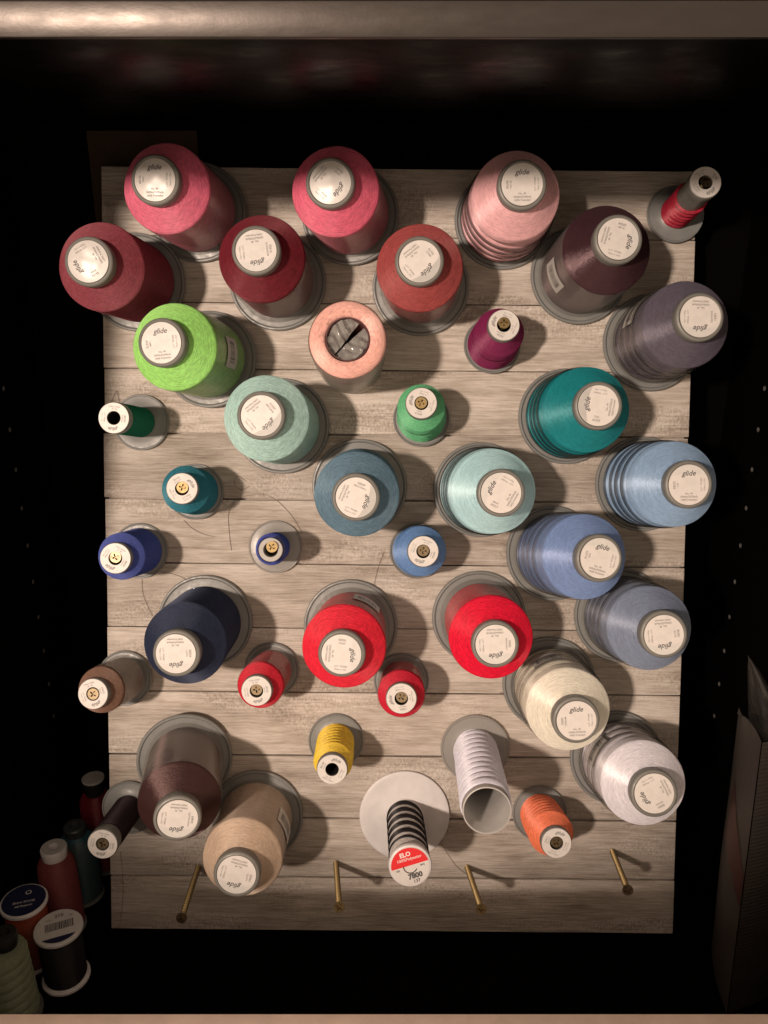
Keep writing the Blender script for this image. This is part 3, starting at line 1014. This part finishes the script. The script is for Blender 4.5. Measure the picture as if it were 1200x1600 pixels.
for pts, label in STR:
    bm = bmesh.new()
    P3 = [(x * MM, y * MM, (.3 + .5 * random.random()) * MM) for x, y in pts]
    c = sum((Vector(p) for p in P3), Vector()) / len(P3)
    tube(bm, [p - c for p in smooth_path(P3, 7)], .00014, 5)
    o = obj('loose_thread', bm, STRAND, None)
    o.matrix_world = BM @ Matrix.Translation(c)
    tag(o, label, 'thread', 'loose thread ends on the board')
bm = bmesh.new()
tube(bm, smooth_path([(x * MM, y * MM, 3.6 * MM) for x, y in [(-25.5, -184.5), (-16, -181), (-6.8, -180.6), (5, -182), (15, -186.5), (23.5, -192.5)]], 7), .00016, 5)
o = obj('loose_thread', bm, mat('grey_strand', (.16, .15, .15), .7), None)
o.matrix_world = BM
tag(o, 'fine grey thread end lying across the wide white flange', 'thread', 'loose thread ends on the board')

# ------------------------------------------------------------------ spools standing on the cabinet floor, lower left; coloured threads darkened in place of shade
def stand(name, x, y, label, cat='thread spool', lean=(0, 0), rz=0):
    o = bpy.data.objects.new(name, None)
    col.objects.link(o)
    o.location = (x * MM, y * MM, .0004)
    o.rotation_euler = (lean[0], lean[1], rz)
    tag(o, label, cat, 'spools standing on the cabinet floor')
    return o
# black spool with white printed top
t = stand('thread_spool', -236, 481, 'black thread spool with white printed top standing on the cabinet floor', rz=R(22))
bm = bmesh.new(); lathe(bm, [(5, 0), (16.4, 0), (17.2, .6), (17.2, 2.2), (16.4, 2.8), (13, 3.2), (6, 3.4)], 48); obj('bottom_flange', bm, PLASTIC_W, t)
bm = bmesh.new(); lathe(bm, [(6, 3.4), (14.6, 3.4), (15.2, 5), (15.2, 43), (14.6, 45), (6, 45)], 56, .06); obj('thread', bm, BLK, t)
bm = bmesh.new(); lathe(bm, [(6, 45), (16.6, 45), (17.2, 45.8), (17.2, 47.6), (16.6, 48.4), (0, 48.4)], 48); obj('top_flange', bm, PLASTIC_W, t)
lab = put('label', mesh('label', disc_bm(15.6), PAPER_HI), t, (0, 0, .0487))
put('label_band', mesh('label_band', segment_bm(15.0, 9.6, 0), NAVY_INK, smooth=False), lab, (0, 0, .00006), PI)
put('lettering', print_mesh([('210', 1, 10.3, 4.2, 0, 0, .03), ('14', 9, 8.0, 2.6, 0, 0, .02), ('Nylon', -6, 8.0, 2.0, 0, 0, 0)], INK, 'lettering'), lab, (0, 0, .00012))
bm = bmesh.new()
x = -9.0
for k in range(20):
    w = random.choice((.4, .6, .9))
    bm.faces.new([bm.verts.new((a * MM, b * MM, 0)) for a, b in ((x, -3), (x + w, -3), (x + w, 4.5), (x, 4.5))])
    x += w + random.choice((.3, .45))
put('barcode', mesh('barcode', bm, INK, smooth=False), lab, (0, 0, .00012))
# red spool with navy printed top
t = stand('thread_spool', -266, 497, 'orange red thread spool with dark blue printed top beside the left cabinet wall', rz=R(18))
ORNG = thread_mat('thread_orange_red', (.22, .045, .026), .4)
bm = bmesh.new(); lathe(bm, [(5, 0), (15.6, 0), (16.2, .6), (16.2, 2.2), (15.6, 2.8), (6, 3.2)], 48); obj('bottom_flange', bm, PLASTIC_W, t)
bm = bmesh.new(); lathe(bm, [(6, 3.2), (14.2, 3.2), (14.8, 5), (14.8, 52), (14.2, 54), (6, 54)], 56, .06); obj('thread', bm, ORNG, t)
bm = bmesh.new(); lathe(bm, [(6, 54), (16.2, 54), (16.8, 54.8), (16.8, 56.6), (16.2, 57.4), (0, 57.4)], 48); obj('top_flange', bm, PLASTIC_W, t)
lab = put('label', mesh('label', disc_bm(15.4), NAVY_INK), t, (0, 0, .0577))
put('lettering', print_mesh([('O', 3, 6.5, 6.0, 0, 0, 0), ('Extra Strong', 0, -2.0, 3.0, 0, .2, 0), ('All Purpose', 0, -6.0, 2.6, 0, .2, 0)], WHITE_INK, 'lettering'), lab, (0, 0, .00012))
# pale green cone in front
t = stand('thread_cone', -262, 451, 'pale green thread cone with dark tip in the lower left corner')
bm = bmesh.new(); lathe(bm, [(5, 0), (18.4, 0), (19.2, .8), (19.0, 2.4), (17.6, 3.2), (8, 4)], 48); obj('flange', bm, plastic_mat('clear_grey_plastic', (.12, .12, .11), .3), t)
bm = bmesh.new()
prof = [(8, 3.6), (16.8, 3.6)]
for k in range(7):
    z = 4.2 + k * 7.6
    r0 = 17.2 - k * .28
    prof += [(r0 - .8, z), (r0 + .1, z + 2), (r0 + .15, z + 5), (r0 - .5, z + 7)]
prof += [(14.6, 58.4), (12.5, 61), (8.6, 63.5), (7, 63.5)]
lathe(bm, prof, 60, .1)
for vtx in bm.verts:
    vtx.co.z += vtx.co.x * .16 * max(0, min(1, vtx.co.z / .01)) * max(0, min(1, (.062 - vtx.co.z) / .006))
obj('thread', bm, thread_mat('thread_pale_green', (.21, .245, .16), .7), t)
bm = bmesh.new(); lathe(bm, [(7.4, 60), (8.2, 63), (8.4, 68), (7.6, 70.2), (4, 70.6), (3.6, 66), (0, 66)], 40); obj('tip', bm, plastic_mat('black_tip_plastic', (.02, .02, .02), .35), t)
put('lettering', print_mesh([('30', 0, 0, 8, 0, .2, .03)], INK, 'lettering'), t, (.0, -.01735, .016)).rotation_euler = (PI / 2, 0, R(38))
t.children[-1].location = (.0176 * math.sin(R(38)), -.0176 * math.cos(R(38)), .018)
# rose red cone
t = stand('thread_cone', -253, 529, 'rose red thread cone with pale cap standing behind the printed spools')
bm = bmesh.new(); lathe(bm, [(5, 0), (15.4, 0), (16, .8), (15.6, 2.6), (8, 3.4)], 44); obj('flange', bm, PLASTIC, t)
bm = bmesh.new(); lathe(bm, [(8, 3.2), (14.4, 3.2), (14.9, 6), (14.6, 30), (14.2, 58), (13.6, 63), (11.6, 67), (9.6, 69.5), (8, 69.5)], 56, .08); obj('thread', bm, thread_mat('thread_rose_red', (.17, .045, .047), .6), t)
bm = bmesh.new(); lathe(bm, [(8.6, 66), (9.4, 70), (9.9, 76.6), (9.4, 77.8), (8.6, 78), (4.2, 78), (4, 77), (4, 60)], 40); cap = obj('core_cap', bm, PLASTIC_W, t)
put('label', mesh('label', disc_bm(8.7, 4.3), PAPER_GREY), cap, (0, 0, .0782))
# dark teal spool in clear wrap
t = stand('thread_cone', -249, 562, 'dark teal thread cone in shiny clear wrap behind the rose red cone')
bm = bmesh.new(); lathe(bm, [(5, 0), (15.6, 0), (16.2, .8), (15.8, 2.6), (8, 3.4)], 44); obj('flange', bm, PLASTIC, t)
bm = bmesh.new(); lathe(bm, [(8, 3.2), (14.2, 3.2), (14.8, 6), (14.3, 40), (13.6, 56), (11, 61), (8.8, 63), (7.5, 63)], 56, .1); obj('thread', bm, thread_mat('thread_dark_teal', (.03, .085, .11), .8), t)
bm = bmesh.new(); lathe(bm, [(7.6, 60), (8.6, 64), (8.8, 69.5), (8.0, 70.6), (4, 70.8), (3.6, 68), (0, 68)], 40); obj('core_cap', bm, plastic_mat('dark_cap_plastic', (.05, .055, .06), .35), t)
bm = bmesh.new(); lathe(bm, [(15.9, 3), (15.6, 12), (15.9, 24), (15.4, 36), (15.6, 46), (14.6, 57), (12.4, 62)], 48, .45); obj('wrap', bm, FILM_THIN, t)
# crimson cone with black neck
t = stand('thread_cone', -243, 597, 'crimson thread cone with black neck and grey top furthest back at left')
bm = bmesh.new(); lathe(bm, [(5, 0), (15.2, 0), (15.8, .8), (15.4, 2.6), (8, 3.4)], 44); obj('flange', bm, PLASTIC, t)
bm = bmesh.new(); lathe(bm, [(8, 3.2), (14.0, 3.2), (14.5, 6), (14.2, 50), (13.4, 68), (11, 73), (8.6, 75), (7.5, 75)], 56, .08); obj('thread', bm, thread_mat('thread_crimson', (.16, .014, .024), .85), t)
bm = bmesh.new(); lathe(bm, [(7.4, 72), (7.6, 76), (8.4, 86), (8.4, 88)], 40); obj('neck', bm, plastic_mat('black_tip_plastic', (.02, .02, .02), .35), t)
bm = bmesh.new(); lathe(bm, [(8.4, 88), (9.2, 88.4), (9.2, 89.6), (8.6, 90.2), (0, 90.2)], 40); obj('core_cap', bm, PAPER_GREY, t)

# ------------------------------------------------------------------ packet standing at the lower right
t = bpy.data.objects.new('packet', None)
col.objects.link(t)
t.location = (.250, .470, 0)
tag(t, 'white and red card packet with ribbed front and clear film top at right', 'packet')
ox, oy = .250, .470
def P(x, y, z): return (x * MM - ox, y * MM - oy, z * MM)
# bowed left card: a sheet from the front edge running back along the wall
bm = bmesh.new()
rows = []
nz, ny = 18, 10
for i in range(nz + 1):
    z = 228 * i / nz
    row = []
    for j in range(ny + 1):
        q = j / ny
        x = 243.6 - 9.6 * i / nz + 10 * q + (-7.0 * math.sin(PI * q)) * math.sin(PI * min(1, .12 + .88 * i / nz))
        row.append(bm.verts.new(P(x, 451 + 58 * q, max(z - (18 * q * q if i == nz else 0), .5))))
    rows.append(row)
for i in range(nz):
    for j in range(ny):
        bm.faces.new((rows[i][j], rows[i + 1][j], rows[i + 1][j + 1], rows[i][j + 1]))
bmesh.ops.solidify(bm, geom=bm.faces[:], thickness=.0006)
obj('card', bm, paper('packet_card', (.135, .115, .107)), t)  # card, print and rib colours darkened to stand in for shade
# red swoosh printed on the card
bm = bmesh.new()
def cardpt(q, z, off=.35):
    x = 243.6 - 9.6 * z / 228 + 10 * q + (-7.0 * math.sin(PI * q)) * math.sin(PI * min(1, .12 + .88 * z / 228)) - off
    return P(x, 451 + 58 * q, z)
lo, hi = [], []
for k in range(13):
    q = .0 + .55 * k / 12
    lo.append(bm.verts.new(cardpt(q, 96 + 46 * math.sin(q * 1.6), .5)))
    hi.append(bm.verts.new(cardpt(q, 124 + 60 * math.sin(q * 1.9), .5)))
for k in range(12):
    bm.faces.new((lo[k], lo[k + 1], hi[k + 1], hi[k]))
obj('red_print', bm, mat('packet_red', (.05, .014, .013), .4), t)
# ribbed front face
bm = bmesh.new()
prev = None
n = 150
for i in range(n + 1):
    z = 1 + 226 * i / n
    d = .25 if i % 2 else 0
    xl = 244.4 - 9.6 * z / 228
    row = [bm.verts.new(P(xl + (285 - xl) * k / 6, 451.2 + 9 * (k / 6) ** 1.5 - d, z + (k * 1.6))) for k in range(7)]
    if prev:
        for k in range(6):
            bm.faces.new((prev[k], prev[k + 1], row[k + 1], row[k]))
    prev = row
bmesh.ops.solidify(bm, geom=bm.faces[:], thickness=.0006)
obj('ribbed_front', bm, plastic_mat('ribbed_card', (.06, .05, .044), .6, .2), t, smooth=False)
# film bag top: a pointed leaf of clear plastic
bm = bmesh.new()
rows = []
for i in range(15):
    q = i / 14
    z = 222 + 64 * q
    w = (1 - q ** 2.2)
    row = []
    for j in range(13):
        a = 2 * PI * j / 12
        row.append(bm.verts.new(P(236 - 17 * q + 8 * w * math.cos(a) + 10 * w, 470 - 15 * q + 22 * w * math.sin(a) + random.uniform(-.5, .5), z)))
    rows.append(row)
for i in range(14):
    for j in range(12):
        bm.faces.new((rows[i][j], rows[i][j + 1], rows[i + 1][j + 1], rows[i + 1][j]))
bmesh.ops.remove_doubles(bm, verts=bm.verts[:], dist=.0001)
obj('film_top', bm, film_mat('bag_film', (.82, .76, .74), .025, .15, .6, 1.3, .14), t)
